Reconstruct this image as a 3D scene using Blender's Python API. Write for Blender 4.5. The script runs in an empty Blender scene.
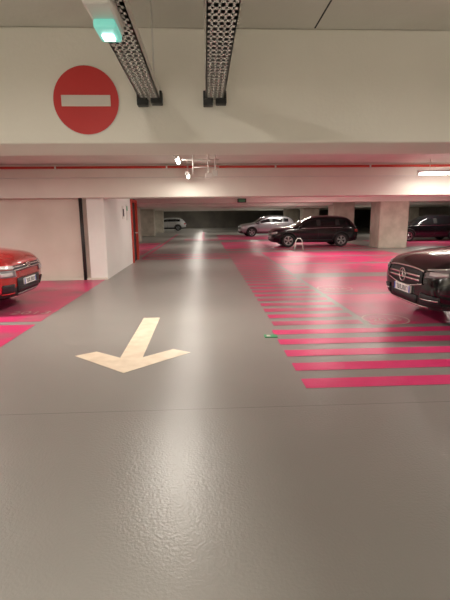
import bpy, bmesh, math, random
from mathutils import Vector, Matrix
from mathutils.bvhtree import BVHTree
random.seed(3)
S=bpy.context.scene
S.view_settings.view_transform='Standard'
S.view_settings.exposure=.15
R=math.radians
# ---------------- materials
def mat(name,col,rough=.5,metal=0,emit=None,es=0,coat=0,spec=.5):
    m=bpy.data.materials.new(name);m.use_nodes=True
    b=m.node_tree.nodes['Principled BSDF']
    b.inputs['Base Color'].default_value=(*col,1);b.inputs['Roughness'].default_value=rough
    b.inputs['Metallic'].default_value=metal;b.inputs['Coat Weight'].default_value=coat
    b.inputs['Specular IOR Level'].default_value=spec
    if emit: b.inputs['Emission Color'].default_value=(*emit,1);b.inputs['Emission Strength'].default_value=es
    return m
def noisy(name,c1,c2,scale=1.5,rough=(.5,.7),bump=.05,bscale=60,detail=6,lo=.35,hi=.65,spec=.5,stretch=(1,1,1)):
    m=bpy.data.materials.new(name);m.use_nodes=True
    nt=m.node_tree;N=nt.nodes;Lk=nt.links;b=N['Principled BSDF']
    b.inputs['Specular IOR Level'].default_value=spec
    g=N.new('ShaderNodeNewGeometry');mp=N.new('ShaderNodeMapping');mp.inputs['Scale'].default_value=stretch
    Lk.new(g.outputs['Position'],mp.inputs['Vector'])
    n=N.new('ShaderNodeTexNoise');n.inputs['Scale'].default_value=scale;n.inputs['Detail'].default_value=detail;n.inputs['Roughness'].default_value=.5
    Lk.new(mp.outputs[0],n.inputs['Vector'])
    r=N.new('ShaderNodeValToRGB');r.color_ramp.elements[0].position=lo;r.color_ramp.elements[1].position=hi
    r.color_ramp.elements[0].color=(*c1,1);r.color_ramp.elements[1].color=(*c2,1)
    Lk.new(n.outputs['Fac'],r.inputs['Fac']);Lk.new(r.outputs['Color'],b.inputs['Base Color'])
    n3=N.new('ShaderNodeTexNoise');n3.inputs['Scale'].default_value=.6;n3.inputs['Detail'].default_value=1
    Lk.new(g.outputs['Position'],n3.inputs['Vector'])
    mr=N.new('ShaderNodeMapRange');mr.inputs['To Min'].default_value=rough[0];mr.inputs['To Max'].default_value=rough[1]
    mr.inputs['From Min'].default_value=.25;mr.inputs['From Max'].default_value=.75
    Lk.new(n3.outputs['Fac'],mr.inputs['Value']);Lk.new(mr.outputs['Result'],b.inputs['Roughness'])
    n2=N.new('ShaderNodeTexNoise');n2.inputs['Scale'].default_value=bscale;n2.inputs['Detail'].default_value=2
    Lk.new(g.outputs['Position'],n2.inputs['Vector'])
    bp=N.new('ShaderNodeBump');bp.inputs['Strength'].default_value=bump;bp.inputs['Distance'].default_value=.02
    Lk.new(n2.outputs['Fac'],bp.inputs['Height']);Lk.new(bp.outputs['Normal'],b.inputs['Normal'])
    return m
M={}
M['floor']=noisy('epoxy_floor',(.245,.234,.215),(.272,.260,.240),.7,(.29,.33),.12,60,3,.3,.7,.34)
M['floor2']=noisy('epoxy_floor_light',(.248,.237,.218),(.272,.260,.240),.9,(.29,.33),.12,60,3,.3,.7,.34)
M['pink']=noisy('pink_paint',(.66,.03,.15),(.74,.05,.19),2.5,(.28,.36),.10,60,6,.35,.65,.3)
M['pinkd']=noisy('pink_paint_worn',(.40,.10,.15),(.58,.045,.15),1.3,(.28,.36),.10,60,8,.36,.52,.3)
M['cream']=noisy('arrow_paint',(.66,.55,.41),(.76,.65,.50),6,(.4,.5),.1,60)
M['text']=noisy('number_paint',(.55,.36,.34),(.68,.52,.48),9,(.4,.5),.1,60)
M['wall']=noisy('painted_concrete',(.80,.76,.68),(.85,.81,.73),1.0,(.6,.75),.08,40)
M['ceil']=noisy('ceiling_concrete',(.68,.65,.58),(.76,.73,.66),1.2,(.7,.85),.12,30)
M['wallp']=noisy('beige_wall',(.66,.58,.50),(.74,.66,.58),1.0,(.6,.75),.06,40)
M['white']=noisy('white_wall',(.82,.80,.76),(.87,.85,.81),1.0,(.5,.6),.03,40)
M['conc']=noisy('raw_concrete',(.48,.43,.35),(.62,.56,.47),2.2,(.7,.85),.2,30)
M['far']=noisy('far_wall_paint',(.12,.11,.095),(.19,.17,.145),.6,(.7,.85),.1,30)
M['red']=mat('red_sign',(.58,.03,.03),.45)
M['signw']=mat('sign_white',(.68,.62,.56),.45)
M['redpipe']=mat('red_pipe',(.55,.05,.03),.4)
M['galv']=mat('galvanised_steel',(.72,.70,.65),.5,.15)
M['dark']=mat('dark_void',(.02,.02,.02),.7)
M['joint']=mat('joint_filler',(.13,.125,.115),.6)
M['black']=mat('black_plastic',(.018,.018,.018),.5)
M['fix']=mat('fixture_white',(.75,.73,.68),.4)
M['tube']=mat('tube_glow',(1,1,1),.4,emit=(1,.96,.88),es=14)
M['green']=mat('emergency_lens',(.2,.5,.42),.3,emit=(.18,.62,.52),es=.55)
M['greenw']=mat('emergency_bulb',(1,1,1),.3,emit=(.75,1,.95),es=5)
M['glass']=mat('car_glass',(.008,.009,.010),.06,spec=.5)
M['chrome']=mat('chrome',(.85,.84,.82),.2,1)
M['lamp']=mat('headlamp_glass',(.65,.65,.65),.1,.3,coat=1)
M['lampd']=mat('headlamp_dark',(.22,.22,.23),.08,.3,coat=1)
M['tail']=mat('tail_lamp',(.35,.01,.01),.15,coat=1)
M['plate']=mat('number_plate',(.88,.87,.84),.4)
M['plateb']=mat('plate_blue',(.03,.08,.45),.4)
M['ink']=mat('ink',(.015,.015,.018),.5)
M['tyre']=mat('tyre_rubber',(.02,.02,.02),.8)
M['alloy']=mat('alloy_wheel',(.5,.5,.5),.3,.9)
M['greenp']=mat('green_sticker',(.06,.35,.16),.4)
# ---------------- mesh helpers
def mk(name,v,f,mats,parent=None,smooth=False,mi=None):
    me=bpy.data.meshes.new(name);me.from_pydata([tuple(p) for p in v],[],f)
    if not isinstance(mats,(list,tuple)): mats=[mats]
    for m in mats: me.materials.append(m)
    if mi:
        for p,i in zip(me.polygons,mi): p.material_index=i
    if smooth:
        for p in me.polygons: p.use_smooth=True
    me.update()
    o=bpy.data.objects.new(name,me);S.collection.objects.link(o)
    if parent: o.parent=parent
    return o
BF=[(0,3,2,1),(4,5,6,7),(0,1,5,4),(1,2,6,5),(2,3,7,6),(3,0,4,7)]
def boxv(x0,x1,y0,y1,z0,z1): return [(x0,y0,z0),(x1,y0,z0),(x1,y1,z0),(x0,y1,z0),(x0,y0,z1),(x1,y0,z1),(x1,y1,z1),(x0,y1,z1)]
def box(name,b,m,parent=None,bev=0):
    o=mk(name,boxv(*b),BF,m,parent)
    if bev:
        md=o.modifiers.new('bev','BEVEL');md.width=bev;md.segments=2
    return o
def boxes(name,bs,m,parent=None,bev=0):
    v=[];f=[]
    for b in bs:
        k=len(v);v+=boxv(*b);f+=[tuple(i+k for i in q) for q in BF]
    o=mk(name,v,f,m,parent)
    if bev:
        md=o.modifiers.new('bev','BEVEL');md.width=bev;md.segments=2
    return o
def tube(name,pts,r,m,parent=None,n=12,cap=True):
    v=[];f=[]
    pts=[Vector(p) for p in pts]
    for i,p in enumerate(pts):
        d=(pts[min(i+1,len(pts)-1)]-pts[max(i-1,0)]).normalized()
        a=d.orthogonal().normalized() if abs(d.z)>.9 else d.cross(Vector((0,0,1))).normalized()
        if abs(d.z)>.9: a=(Vector((1,0,0))-d*d.x).normalized()
        b=d.cross(a)
        for k in range(n):
            t=2*math.pi*k/n;v.append(p+a*math.cos(t)*r+b*math.sin(t)*r)
    for i in range(len(pts)-1):
        for k in range(n):
            f.append((i*n+k,i*n+(k+1)%n,(i+1)*n+(k+1)%n,(i+1)*n+k))
    if cap: f.append(tuple(range(n))[::-1]);f.append(tuple((len(pts)-1)*n+k for k in range(n)))
    return mk(name,v,f,m,parent,True)
def quads(name,rs,z,m,parent=None):
    v=[];f=[]
    for (x0,x1,y0,y1) in rs:
        k=len(v);v+=[(x0,y0,z),(x1,y0,z),(x1,y1,z),(x0,y1,z)];f.append((k,k+1,k+2,k+3))
    return mk(name,v,f,m,parent)
def empty(name,loc=(0,0,0),rz=0):
    e=bpy.data.objects.new(name,None);S.collection.objects.link(e);e.location=loc;e.rotation_euler=(0,0,rz);return e
# ---------------- shell
CZ=2.88
XL,XR,YB,YF=-16,24,-7,60
box('floor',(XL,XR,YB,YF,-.2,0),M['floor'])
box('ceiling',(XL,XR,YB,YF,CZ,CZ+.2),M['ceil'])
box('wall_left',(XL-.2,XL,YB,YF,0,CZ),M['wallp'])
box('wall_right',(XR,XR+.2,YB,YF,0,CZ),M['wallp'])
box('wall_back',(XL,XR,YB-.2,YB,0,CZ),M['wall'])
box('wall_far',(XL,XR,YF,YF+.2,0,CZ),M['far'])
def beam(y0,y1,zb,m): 
    return box('ceiling_beam',(XL,XR,y0,y1,zb,CZ),m,None,.015)
beam(3.3,3.93,2.12,M['wall'])
beam(11.25,11.95,2.08,M['wall'])
beam(20.55,21.3,2.2,M['wall'])
for y in (28.3,36.2,44,52): beam(y,y+.7,2.2,M['ceil'])
for (x,y) in ((8.35,20.6),(8.35,28.2),(8.35,37),(8.35,45),(-5.6,28.2),(-5.6,37),(-5.6,45),(8.35,11.3),(17,20.6),(17,28.2),(17,37)):
    box('concrete_pillar',(x,x+1.4,y,y+1.2,0,CZ),M['conc'],None,.03)
# left core
w=box('wall_core',(XL,-2.98,11.5,15.5,0,CZ),M['wallp'])
box('wall_end',(-2.98,-2.55,11.4,15.5,0,CZ),M['white'])
tube('black_drain_pipe',[(-3.12,11.38,0),(-3.12,11.38,2.08)],.045,M['black'])
boxes('baseboard_core',[(XL,-2.55,11.36,11.4,0,.05)],M['wallp'])
d=empty('door_1')
boxes('frame',[(-2.66,-2.5,15.5,15.62,0,2.1),(-2.66,-2.5,16.62,16.74,0,2.1),(-2.66,-2.5,15.5,16.74,2.1,2.2)],M['redpipe'],d)
box('leaf',(-2.64,-2.58,15.62,16.62,0,2.1),M['black'],d)
box('red_panel',(-2.58,-2.56,15.62,15.9,.1,2.0),M['red'],d)
box('handle',(-2.58,-2.5,16.45,16.55,1.0,1.04),M['galv'],d)
box('wall_stair',(-6,-2.66,15.5,17.2,0,CZ),M['far'])
e=empty('wall_notice')
box('panel',(-2.549,-2.535,13.9,14.2,1.55,1.95),M['fix'],e)
box('print',(-2.535,-2.532,13.95,14.15,1.62,1.85),M['ink'],e)
e=empty('wall_notice')
box('panel',(-2.549,-2.535,14.6,14.85,1.5,2.0),M['fix'],e)
box('print',(-2.535,-2.532,14.64,14.81,1.8,1.95),M['greenp'],e)
quads('ceiling_joint',[(.79,.802,YB,3.29)],CZ-.002,M['dark'])
quads('trim_floor_joint',[(XL,XR,3.42,3.426)],.0015,M['joint'])
quads('trim_floor_patch',[(XL,XR,-7,3.42)],.001,M['floor2'])
# ---------------- markings
x=-.87
P=[(x-.13,6.84),(x+.13,6.84),(x+.13,4.84),(x+.46,5.13),(x+.68,4.98),(x,4.33),(x-.68,4.95),(x-.46,5.10),(x-.13,4.84)]
mk('painted_floor_arrow',[(a,b,.004) for a,b in P],[(0,8,2,1),(8,5,2),(8,7,6,5),(2,5,4,3)],M['cream'])
rs=[]
for k in range(5): rs.append((.93,14,3.80+.47*k,4.04+.47*k))
quads('pink_floor_stripes',rs,.003,M['pink'])
rs=[]
y=6.17
while y<19:
    rs.append((1.0,2.35,y,y+.25)); y+=.47
quads('pink_walkway_stripes',rs,.003,M['pinkd'])
rs=[(2.45,8.0,6.1,8.6),(2.45,8.0,8.72,11.1),(2.45,8,11.9,14.2),(2.45,8,14.5,16.8),(2.45,8,17.1,19.2),
    (1.0,8.2,20.2,20.7),(1.0,8.2,21.4,24.4),(1.0,8.2,24.6,27.3),(1.0,8.2,29.5,33),(1,8.2,33.3,37),
    (9.9,16,13,19.5),(9.9,16,21.4,24),(9.9,16,24.2,27)]
quads('pink_parking_bays_right',rs,.0025,M['pinkd'])
rs=[(-9,-2.6,5.0,6.55),(-9,-2.6,6.75,11.3),(-9,-2.65,18.5,21.3),(-9,-2.65,21.6,27)]
quads('pink_parking_bays_left',rs,.0025,M['pinkd'])
rs=[(-2.4,.95,16.6,16.95),(-2.4,.95,17.5,17.9),(-2.4,.95,18.4,18.8),(-2.5,-2.35,17,40),(-1.4,1,29,29.6),(-1.4,1,30.6,31.2),(-.2,0,31.5,45)]
quads('pink_crosswalk',rs,.003,M['pinkd'])
def text(s,x,y,size,rz):
    c=bpy.data.curves.new('bay_number','FONT');c.body=s;c.size=size;c.align_x='CENTER'
    o=bpy.data.objects.new('bay_number',c);S.collection.objects.link(o);o.location=(x,y,.005);o.rotation_euler=(0,0,rz);c.materials.append(M['text'])
text('2015',2.78,6.30,.24,0);text('2016',2.85,9.2,.26,0)
text('2014',-3.0,5.2,.34,0);text('2013',-3.0,7.3,.34,0)
def ring(cx,cy,r0,r1):
    n=48;v=[];f=[]
    for r in(r0,r1):
        for k in range(n):
            t=2*math.pi*k/n;v.append((cx+r*math.cos(t),cy+r*math.sin(t),.005))
    for k in range(n): f.append((k,(k+1)%n,n+(k+1)%n,n+k))
    mk('painted_floor_circle',v,f,M['text'])
ring(2.78,6.42,.33,.355);ring(2.85,9.32,.36,.385)
e=empty('green_floor_marker');box('base',(.78,.95,5.53,5.66,.003,.012),M['greenp'],e);box('label',(.81,.86,5.56,5.63,.012,.015),M['signw'],e)
# ---------------- sign
def disc(name,c,r,m,y,parent,n=48,th=.006):
    v=[];f=[]
    for s in (0,1):
        for k in range(n):
            t=2*math.pi*k/n;v.append((c[0]+r*math.cos(t),y-s*th,c[1]+r*math.sin(t)))
    f.append(tuple(range(n))[::-1]);f.append(tuple(range(n,2*n)))
    for k in range(n): f.append((k,(k+1)%n,n+(k+1)%n,n+k))
    return mk(name,v,f,m,parent)
e=empty('no_entry_sign')
disc('rim',(-.81,2.405),.231,M['galv'],3.298,e)
disc('red_face',(-.81,2.405),.226,M['red'],3.291,e)
box('white_bar',(-.98,-.64,3.279,3.2845,2.365,2.439),M['signw'],e,.002)
# ---------------- cable trays
def tray(x,y0,y1,z,wd):
    e=empty('cable_tray')
    bs=[(x-wd/2,x-wd/2+.006,y0,y1,z,z+.06),(x+wd/2-.006,x+wd/2,y0,y1,z,z+.06)]
    n=4
    for i in range(n+1):
        xx=x-wd/2+.009+(wd-.018)*i/n
        bs.append((xx-.009,xx+.009,y0,y1,z,z+.004))
    y=y0
    while y<y1:
        bs.append((x-wd/2,x+wd/2,y,y+.032,z,z+.004));y+=.055
    boxes('perforated_channel',bs,M['galv'],e)
    box('cables',(x-wd*.36,x+wd*.36,y0,y1,z+.012,z+.04),M['black'],e)
    boxes('end_bracket',[(x-wd*.62,x-wd*.1,y1-.02,y1+.05,z-.045,z+.05),(x+wd*.05,x+wd*.62,y1-.02,y1+.05,z-.035,z+.05)],M['black'],e,.006)
    for yy in (y0+.5,y0+2.0,y0+3.4,y1-.35):
        tube('hanger',[(x-wd/2,yy,z+.03),(x-wd/2,yy,CZ)],.005,M['galv'],e);tube('hanger_b',[(x+wd/2,yy,z+.03),(x+wd/2,yy,CZ)],.005,M['galv'],e)
tray(-.36,-3,3.22,2.40,.14)
tray(.09,-3,3.22,2.40,.13)
e=empty('emergency_light')
box('housing',(-.42,-.315,1.72,2.00,2.345,2.393),M['fix'],e,.012)
box('diffuser',(-.41,-.325,1.84,1.99,2.31,2.345),M['green'],e,.01)
box('bulb',(-.39,-.345,1.90,1.95,2.302,2.311),M['greenw'],e,.002)
# ---------------- pipes
e=empty('sprinkler_pipe')
tube('main',[(XL+.02,11.17,2.80),(XR-.02,11.17,2.80)],.03,M['redpipe'],e)
for x in (-9,-6,-3.6,-.9,1.8,4.2,6.8,9.5):
    box('clamp',(x-.02,x+.02,11.13,11.248,2.76,2.84),M['galv'],e)
e=empty('conduit');tube('main',[(XL+.02,11.2,2.56),(XR-.02,11.2,2.56)],.009,M['fix'],e)
e=empty('sensor_bracket')
tube('rail',[(-.42,9.0,2.70),(.32,9.0,2.70)],.018,M['fix'],e)
tube('rail_b',[(-.2,9.0,2.56),(.32,9.0,2.56)],.012,M['galv'],e)
for x in (-.2,.1,.24): tube('post',[(x,9.0,2.42),(x,9.0,CZ)],.016,M['fix'],e)
box('sensor_box',(.04,.18,8.94,9.06,2.35,2.44),M['fix'],e,.01)
box('junction',(.19,.29,8.95,9.05,2.38,2.5),M['galv'],e,.01)
# ---------------- lights
WARM=(1,.935,.835)
def fixture(x,y,z,along='Y',L=1.2,P=30,rz=0,r=.02):
    e=empty('fluorescent_light',(x,y,z),(0 if along=='X' else math.pi/2)+rz)
    box('housing',(-L/2,L/2,-.05,.05,.0,.05),M['fix'],e,.01)
    tube('tube',[(-L/2+.04,0,-.025),(L/2-.04,0,-.025)],r,M['tube'],e)
    boxes('end_caps',[(-L/2,-L/2+.04,-.03,.03,-.05,0),(L/2-.04,L/2,-.03,.03,-.05,0)],M['fix'],e)
    for s in(-1,1): tube('hanger',[(s*L*.35,0,.05),(s*L*.35,0,CZ-z)],.006,M['galv'],e)
    l=bpy.data.lights.new('tube_light','AREA');l.shape='RECTANGLE';l.size=L-.1;l.size_y=.08;l.energy=P;l.color=WARM;l.spread=R(178)
    o=bpy.data.objects.new('tube_light',l);S.collection.objects.link(o);o.parent=e;o.location=(0,0,-.055)
for (y,p) in ((-4.5,270),(-1.2,140),(6.3,80),(14.5,42),(24,60),(32,60),(40.5,60),(48.5,60),(56,50)): fixture(-.5,y,2.72,'Y',1.2,p)
fixture(-.52,9.2,2.74,'Y',.9,20,0,.03)
fixture(-.36,10.45,2.54,'Y',.7,14,0,.028)
fixture(6.1,10.5,2.58,'X',1.9,50,R(-6),.035)
fixture(5.8,6.5,2.75,'X',1.5,140)
for (x,y,p) in ((6,-2,260),(-5,-2,230),(-5,7,155),(-9,9,75),(5,17.5,120),(10.5,17,120),(5.5,26,95),(13,25,80),(-6,22,60),(12,8,85),(5,41,75),(6,33,80),(-8,41,70),(-8,50,70),(8,50,70),(-8,32,60),(14,33,70),(5.5,14,75),(-4,53,50)): fixture(x,y,2.72,'X',1.2,p)
e=empty('exit_sign');box('case',(1.55,1.95,20.4,20.45,2.2,2.38),M['dark'],e,.005);box('pictogram',(1.6,1.9,20.395,20.4,2.23,2.35),M['greenp'],e)
e=empty('parking_barrier')
tube('hoop',[(4.15,20.0,0),(4.22,20.0,.45),(4.3,20,.55),(4.42,20,.55),(4.5,20.0,.45),(4.57,20.0,0)],.022,M['fix'],e)
tube('brace',[(4.0,20.35,.01),(4.2,20,.3),(4.52,20,.3)],.018,M['fix'],e)
# ---------------- cars
SUV=[(0,.36,.52,.64,.72,.02,.50,.66,.62,.50),(.05,.27,.52,.74,.87,.02,.68,.80,.75,.62),(.18,.23,.55,.85,.97,.03,.78,.88,.83,.70),
(.45,.22,.58,.93,1.02,.03,.82,.92,.88,.74),(.85,.22,.60,.97,1.06,.03,.83,.93,.90,.76),(1.22,.22,.60,1.0,1.09,.03,.83,.93,.90,.76),
(1.6,.22,.60,1.0,1.34,.03,.83,.93,.90,.71),(1.98,.22,.60,1.01,1.56,.03,.83,.93,.90,.65),(2.4,.22,.60,1.02,1.64,.03,.83,.93,.90,.64),(2.5,.22,.60,1.02,1.645,.03,.83,.93,.90,.64),
(3.0,.22,.60,1.03,1.65,.03,.83,.93,.90,.64),(3.4,.22,.60,1.04,1.64,.03,.83,.93,.90,.64),(3.5,.22,.60,1.04,1.635,.03,.83,.93,.90,.64),(3.95,.23,.60,1.06,1.60,.03,.82,.93,.90,.62),
(4.2,.25,.60,1.07,1.50,.03,.80,.92,.88,.62),(4.42,.28,.62,1.04,1.20,.02,.78,.90,.84,.66),(4.54,.32,.64,.92,1.02,.02,.74,.86,.80,.66),(4.6,.4,.62,.82,.90,.02,.6,.74,.7,.58)]
def mkglass(i): return 5<=i<13 and i not in(8,11)
def car(name,loc,rz,L,W,H,paint,style,roof=None):
    root=empty(name,(0,0,0),0)
    sx,sy,sz=L/4.6,W/1.86,H/1.68
    v=[];rings=[]
    for (x,zb,zm,zs,zt,cr,wb,wm,ws,wt) in SUV:
        cab=zt>1.15
        ze=zt-(.05 if cab else .03)
        A=Vector((ws,zs));B=Vector((wt,ze))
        half=[(0,zb),(wb*.85,zb),(wb,zb+.09),(wm,zm),(ws,zs),tuple(A.lerp(B,.10)),tuple(A.lerp(B,.86)),tuple(B),(wt*.55,zt+cr*.6),(0,zt+cr)]
        ring=[(x*sx,a*sy,z*sz) for a,z in half]+[(x*sx,-a*sy,z*sz) for a,z in half[-2:0:-1]]
        rings.append(ring);v+=ring
    n=18;f=[];mi=[]
    seg_half=lambda k:k if k<9 else 17-k
    for i in range(len(rings)-1):
        for k in range(n):
            f.append((i*n+k,(i+1)*n+k,(i+1)*n+(k+1)%n,i*n+(k+1)%n))
            h=seg_half(k);m=0
            if h in(0,1): m=2
            if h==5 and mkglass(i): m=1
            if h==5 and i in(8,11): m=2
            if h in(7,8) and i in(5,6): m=1
            if h in(7,8) and i in(13,14): m=1
            if h in(6,7,8) and 7<=i<13 and roof: m=3
            mi.append(m)
    f.append(tuple(range(n)));mi.append(0);f.append(tuple((len(rings)-1)*n+k for k in range(n))[::-1]);mi.append(0)
    mats=[paint,M['glass'],M['black'],roof or paint]
    b=mk('body',v,f,mats,None,True,mi)
    bm=bmesh.new();bm.from_mesh(b.data);bmesh.ops.recalc_face_normals(bm,faces=bm.faces);bm.to_mesh(b.data);bm.free()
    md=b.modifiers.new('s','SUBSURF');md.levels=2;md.render_levels=2
    wr=.36*sz;axles=[.86*sx,3.66*sx]
    cut=[]
    for ax in axles:
        for s in(-1,1):
            c=tube('cutter',[(ax,s*.56*sy,wr),(ax,s*1.3*sy,wr)],wr+.05,M['black'],None,32);cut.append(c)
            bm=bmesh.new();bm.from_mesh(c.data);bmesh.ops.recalc_face_normals(bm,faces=bm.faces);bm.to_mesh(c.data);bm.free()
            md=b.modifiers.new('c','BOOLEAN');md.object=c;md.operation='DIFFERENCE';md.solver='EXACT';md.material_mode='TRANSFER'
    bpy.context.view_layer.update()
    dg=bpy.context.evaluated_depsgraph_get()
    me=bpy.data.meshes.new_from_object(b.evaluated_get(dg));b.modifiers.clear();b.data=me
    for c in cut: bpy.data.objects.remove(c)
    b.parent=root
    bvh=BVHTree.FromPolygons([vv.co for vv in me.vertices],[p.vertices for p in me.polygons])
    def patch(nm,rays,cols,off,m,solid=0):
        vs=[];ok=[]
        for (o,dr) in rays:
            dr=Vector(dr).normalized();h=bvh.ray_cast(Vector(o),dr)
            if h[0] is None: vs.append(Vector((0,0,0)));ok.append(False)
            else: vs.append(h[0]-dr*off);ok.append(True)
        fs=[]
        rows=len(rays)//cols
        for r in range(rows-1):
            for c in range(cols-1):
                q=(r*cols+c,r*cols+c+1,(r+1)*cols+c+1,(r+1)*cols+c)
                if all(ok[i] for i in q): fs.append(q)
        used=sorted({i for q in fs for i in q});mp={i:j for j,i in enumerate(used)}
        if not fs: return
        o=mk(nm,[vs[i] for i in used],[tuple(mp[i] for i in q) for q in fs],m,root,True)
        if solid:
            md=o.modifiers.new('so','SOLIDIFY');md.thickness=solid;md.offset=0
        return o
    def front(nm,a0,a1,zb,zt,m,off=.012,end=0,solid=.012,nc=14,nr=5):
        C=Vector((1.0*sx if not end else L-1.0*sx,0))
        rays=[]
        for r in range(nr):
            for c in range(nc):
                t=c/(nc-1);a=R(a0+(a1-a0)*t)
                z0=zb(t) if callable(zb) else zb;z1=zt(t) if callable(zt) else zt
                z=(z0+(z1-z0)*r/(nr-1))*sz
                dx=-math.cos(a) if not end else math.cos(a)
                dy=math.sin(a)*sy
                o=Vector((C.x+dx*3,dy*3,z));rays.append((o,(-dx,-dy,0)))
        return patch(nm,rays,nc,off,m,solid)
    def side(nm,x0,x1,zb,zt,m,off=.006,solid=.008,nc=10,nr=2):
        for s in(-1,1):
            rays=[]
            for r in range(nr):
                for c in range(nc):
                    t=c/(nc-1);x=(x0+(x1-x0)*t)*sx
                    z0=zb(t) if callable(zb) else zb;z1=zt(t) if callable(zt) else zt
                    rays.append(((x,s*2,(z0+(z1-z0)*r/(nr-1))*sz),(0,-s,0)))
            patch(nm,rays,nc,off,m,solid)
    for ax in axles:
        for s in(-1,1):
            rays=[]
            for rr in (wr+.052,wr+.10):
                for k in range(25):
                    t=R(-8+196*k/24);rays.append(((ax+rr*math.cos(t),s*2,wr+rr*math.sin(t)),(0,-s,0)))
            patch('arch_trim',rays,25,.006,M['black'],.01)
    side('sill_trim',1.34,3.18,.27,.40,M['black'])
    for xx in (1.42,2.42,3.38): side('door_seam',xx,xx+.012,.42,1.0,M['ink'],.002,.003,2,8)
    side('door_seam_low',1.42,3.38,.415,.425,M['ink'],.002,.003,16)
    for xx in (2.1,3.08): side('door_handle',xx,xx+.2,.90,.93,M['chrome'] if style!='hatch' else paint,.025,.02)
    side('window_trim',1.5,3.75,lambda t:.99+.04*t,lambda t:1.005+.04*t,M['chrome'],.006,.006,20)
    for s in(-1,1):
        mo=mk('mirror',[(1.5*sx+a*.09-abs(bb)*.02,s*(.98*sy+bb*.10),(1.09+c*.07)*sz) for a in(-1,1) for bb in(-1,1) for c in(-1,1)],[(0,1,3,2),(4,6,7,5),(0,4,5,1),(2,3,7,6),(0,2,6,4),(1,5,7,3)],paint,root,True)
        md=mo.modifiers.new('b','SUBSURF');md.levels=2;md.render_levels=2
    if style!='hatch':
        for s in(-1,1): tube('roof_rail',[(2.0*sx,s*.60*sy,1.585*sz),(2.2*sx,s*.61*sy,1.66*sz),(3.6*sx,s*.61*sy,1.67*sz),(3.9*sx,s*.6*sy,1.60*sz)],.016,M['chrome'],root)
    for ax in axles:
        for s in(-1,1):
            w=empty('wheel',(ax,s*.80*sy,wr));w.parent=root
            n=36
            def lathe(nm,prof,m):
                vv=[];ff=[]
                for (yy,rr) in prof:
                    for k in range(n):
                        t=2*math.pi*k/n;vv.append((rr*math.cos(t),s*yy,rr*math.sin(t)))
                for i in range(len(prof)-1):
                    for k in range(n): ff.append((i*n+k,i*n+(k+1)%n,(i+1)*n+(k+1)%n,(i+1)*n+k))
                mk(nm,vv,ff,m,w,True)
            lathe('tyre',[(-.11,wr*.62),(-.12,wr*.9),(-.09,wr*.99),(.09,wr*.99),(.12,wr*.9),(.115,wr*.66),(.08,wr*.64)],M['tyre'])
            lathe('rim',[(.105,wr*.66),(.11,wr*.62),(.06,wr*.60),(.04,wr*.58)],M['alloy'])
            vv=[(wr*.62*math.cos(2*math.pi*k/n),s*.02,wr*.62*math.sin(2*math.pi*k/n)) for k in range(n)]
            mk('brake_void',vv,[tuple(range(n))],M['ink'],w)
            sp=[];sf=[]
            for k in range(5):
                for dlt in(-.13,.13):
                    t=2*math.pi*k/5+.3;ca,sa=math.cos(t),math.sin(t);ta,tb=math.cos(t+dlt),math.sin(t+dlt)
                    pi=Vector((ca,0,sa))*.05;po=Vector((ta,0,tb))*wr*.61
                    dd=Vector((-sa,0,ca))
                    q=[pi-dd*.022,pi+dd*.022,po+dd*.014,po-dd*.014]
                    k0=len(sp);sp+=[(p.x,s*.095,p.z) for p in q]+[(p.x,s*.06,p.z) for p in q];sf+=[tuple(i+k0 for i in qq) for qq in BF]
            mk('spokes',sp,sf,M['alloy'],w)
            tube('hub',[(0,s*.05,0),(0,s*.105,0)],.05,M['alloy'],w,20)
    def platef(end):
        h=bvh.ray_cast(Vector((-1 if not end else L+1,0,(.50 if not end else .8)*sz)),Vector((1 if not end else -1,0,0)))
        x=h[0].x-.035 if not end else h[0].x+.035
        z=(.50 if not end else .8)*sz;s=1 if end else -1
        box('number_plate',(min(x,x-s*.03),max(x,x-s*.03),-.26,.26,z-.055,z+.055),M['plate'],root,.004)
        xx=x+s*.001
        boxes('plate_bands',[(min(xx,xx+s*.001),max(xx,xx+s*.001),-.26,-.225,z-.05,z+.05),(min(xx,xx+s*.001),max(xx,xx+s*.001),.225,.26,z-.05,z+.05)],M['plateb'],root)
        ch=[]
        for k in range(7):
            y=-.19+k*.055
            ch.append((min(xx,xx+s*.001),max(xx,xx+s*.001),y,y+.012,z-.035,z+.035));ch.append((min(xx,xx+s*.001),max(xx,xx+s*.001),y,y+.036,z-.035 if k%2 else z+.023,z-.023 if k%2 else z+.035))
            if k%3: ch.append((min(xx,xx+s*.001),max(xx,xx+s*.001),y+.026,y+.038,z-.035,z+.035))
        boxes('plate_characters',ch,M['ink'],root)
    platef(0);platef(1)
    if style=='aircross':
        front('upper_grille',-30,30,.70,.80,M['ink'],.010)
        for zz in (.725,.775): front('grille_bar',-30,30,zz-.008,zz+.008,M['chrome'],.022,nr=2)
        for s in(-1,1):
            front('daytime_lamp',s*30,s*47,lambda t:.745+.02*t,lambda t:.80+.02*t,M['lamp'],.014)
            front('headlamp',s*28,s*48,lambda t:.61+.02*t,lambda t:.73+.02*t,M['lampd'],.012)
            front('headlamp_lens',s*33,s*44,.645,.70,M['lamp'],.020,nr=3)
            front('fog_pod',s*31,s*43,.35,.50,M['ink'],.012)
            front('fog_trim',s*31,s*43,.335,.352,M['red'],.02,nr=2)
        front('lower_grille',-26,26,.33,.58,M['ink'],.012)
        for zz in (.38,.43): front('lower_slat',-25,25,zz-.006,zz+.006,M['black'],.02,nr=2)
        front('skid_plate',-24,24,.27,.32,M['alloy'],.016,nr=3)
        for dz in(0,.05):
            for s in(-1,1): front('chevron',0,s*5,lambda t,d=dz:.755+d-.035*t,lambda t,d=dz:.778+d-.035*t,M['chrome'],.034,nr=2,nc=4)
    elif style=='star':
        front('grille',-27,27,lambda t:.56+.07*abs(2*t-1)**2*1,lambda t:.83-.03*abs(2*t-1)**3,M['ink'],.010)
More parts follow.
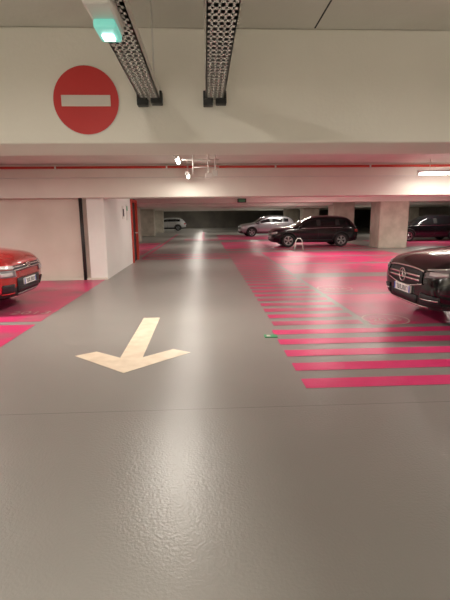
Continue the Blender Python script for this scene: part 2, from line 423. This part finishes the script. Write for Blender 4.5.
        front('grille_frame_top',-28,28,lambda t:.825-.03*abs(2*t-1)**3,lambda t:.845-.03*abs(2*t-1)**3,M['chrome'],.022,nr=2)
        front('grille_frame_bottom',-28,28,lambda t:.55+.07*abs(2*t-1)**2,lambda t:.565+.07*abs(2*t-1)**2,M['chrome'],.022,nr=2)
        for zz in (.67,.73): front('louvre',-25,25,zz-.013,zz+.013,M['chrome'],.028,nr=2)
        h=bvh.ray_cast(Vector((-1,0,.70*sz)),Vector((1,0,0)));x=h[0].x-.04
        n=32
        tube('badge_ring',[(x,.095*math.cos(2*math.pi*k/n),.70*sz+.095*math.sin(2*math.pi*k/n)) for k in range(n+1)],.009,M['chrome'],root,8)
        for k in range(3):
            a=math.pi/2+k*2*math.pi/3;c=Vector((x,0,.70*sz));t=Vector((0,math.cos(a),math.sin(a)));nn=Vector((0,-math.sin(a),math.cos(a)))
            mk('badge_star',[c-nn*.02,c+nn*.02,c+t*.09,c-Vector((.012,0,0))],[(0,1,2),(0,2,3),(1,3,2)],M['chrome'],root)
        for s in(-1,1):
            front('headlamp',s*30,s*52,lambda t:.72+.05*t,lambda t:.82+.055*t-.03*(1-t)**2,M['lampd'],.012)
            front('headlamp_lens',s*34,s*46,.765,.81,M['lamp'],.02,nr=3)
            front('headlamp_drl',s*31,s*51,lambda t:.825+.045*t,lambda t:.838+.045*t,M['lamp'],.02,nr=2)
            front('air_intake',s*26,s*42,lambda t:.34,lambda t:.50-.03*t,M['ink'],.012)
            front('intake_blade',s*27,s*41,.41,.425,M['chrome'],.02,nr=2)
        front('lower_grille',-22,22,.33,.44,M['ink'],.012,nr=3)
        front('skid_plate',-33,33,.275,.31,M['chrome'],.016,nr=3)
    else:
        front('upper_grille',-24,24,.66,.78,M['ink'],.010)
        front('grille_bar',-25,25,.715,.73,M['chrome'],.02,nr=2)
        front('lower_grille',-28,28,.32,.46,M['ink'],.012)
        for s in(-1,1):
            front('headlamp',s*27,s*50,lambda t:.68+.05*t,lambda t:.78+.06*t,M['lamp'],.012)
            front('fog_pod',s*32,s*42,.38,.48,M['ink'],.012)
    for s in(-1,1):
        front('tail_lamp',s*30,s*50,lambda t:.80,lambda t:.93,M['tail'],.012,1)
    front('rear_bumper',-36,36,.32,.48,M['black'],.012,1)
    root.location=loc;root.rotation_euler=(0,0,rz)
    return root
def paint(n,c,r=.25,metal=.3,coat=1): return mat(n,c,r,metal,coat=coat)
P_red=paint('red_paint',(.45,.02,.018));P_blk=paint('black_paint',(.006,.006,.007),.12,0,.4);P_sil=paint('silver_paint',(.36,.37,.39),.3,.6)
P_blk2=paint('anthracite_paint',(.006,.006,.008),.15,0,.3);P_wh=paint('white_paint',(.5,.5,.5),.3,.2)
car('red_suv',(-3.22,8.0,0),math.pi,4.5,1.86,1.70,P_red,'aircross',M['black'])
car('black_suv',(3.05,6.45,0),0,4.66,1.9,1.68,P_blk,'star')
car('black_hatchback',(3.42,22.85,0),0,4.45,1.84,1.58,P_blk2,'hatch')
car('silver_hatchback',(2.75,34.4,0),R(6),4.4,1.8,1.6,P_sil,'hatch')
car('silver_car',(-6.5,51,0),0,4.4,1.8,1.5,P_wh,'hatch')
car('dark_sedan',(11.2,26.2,0),0,4.6,1.85,1.55,P_blk2,'hatch')
# ---------------- world, camera
wd=bpy.data.worlds.new('world');S.world=wd;wd.use_nodes=True;wd.node_tree.nodes['Background'].inputs[0].default_value=(.5,.45,.38,1);wd.node_tree.nodes['Background'].inputs[1].default_value=.3
c=bpy.data.cameras.new('camera');c.lens=25.98;c.sensor_width=36;c.clip_start=.05;c.clip_end=200
co=bpy.data.objects.new('camera',c);S.collection.objects.link(co)
co.matrix_world=Matrix.Translation((0,0,1.6))@Matrix.Rotation(R(-2.6),4,'Z')@Matrix.Rotation(R(90-10.98),4,'X')@Matrix.Rotation(R(-.6),4,'Z')
S.camera=co
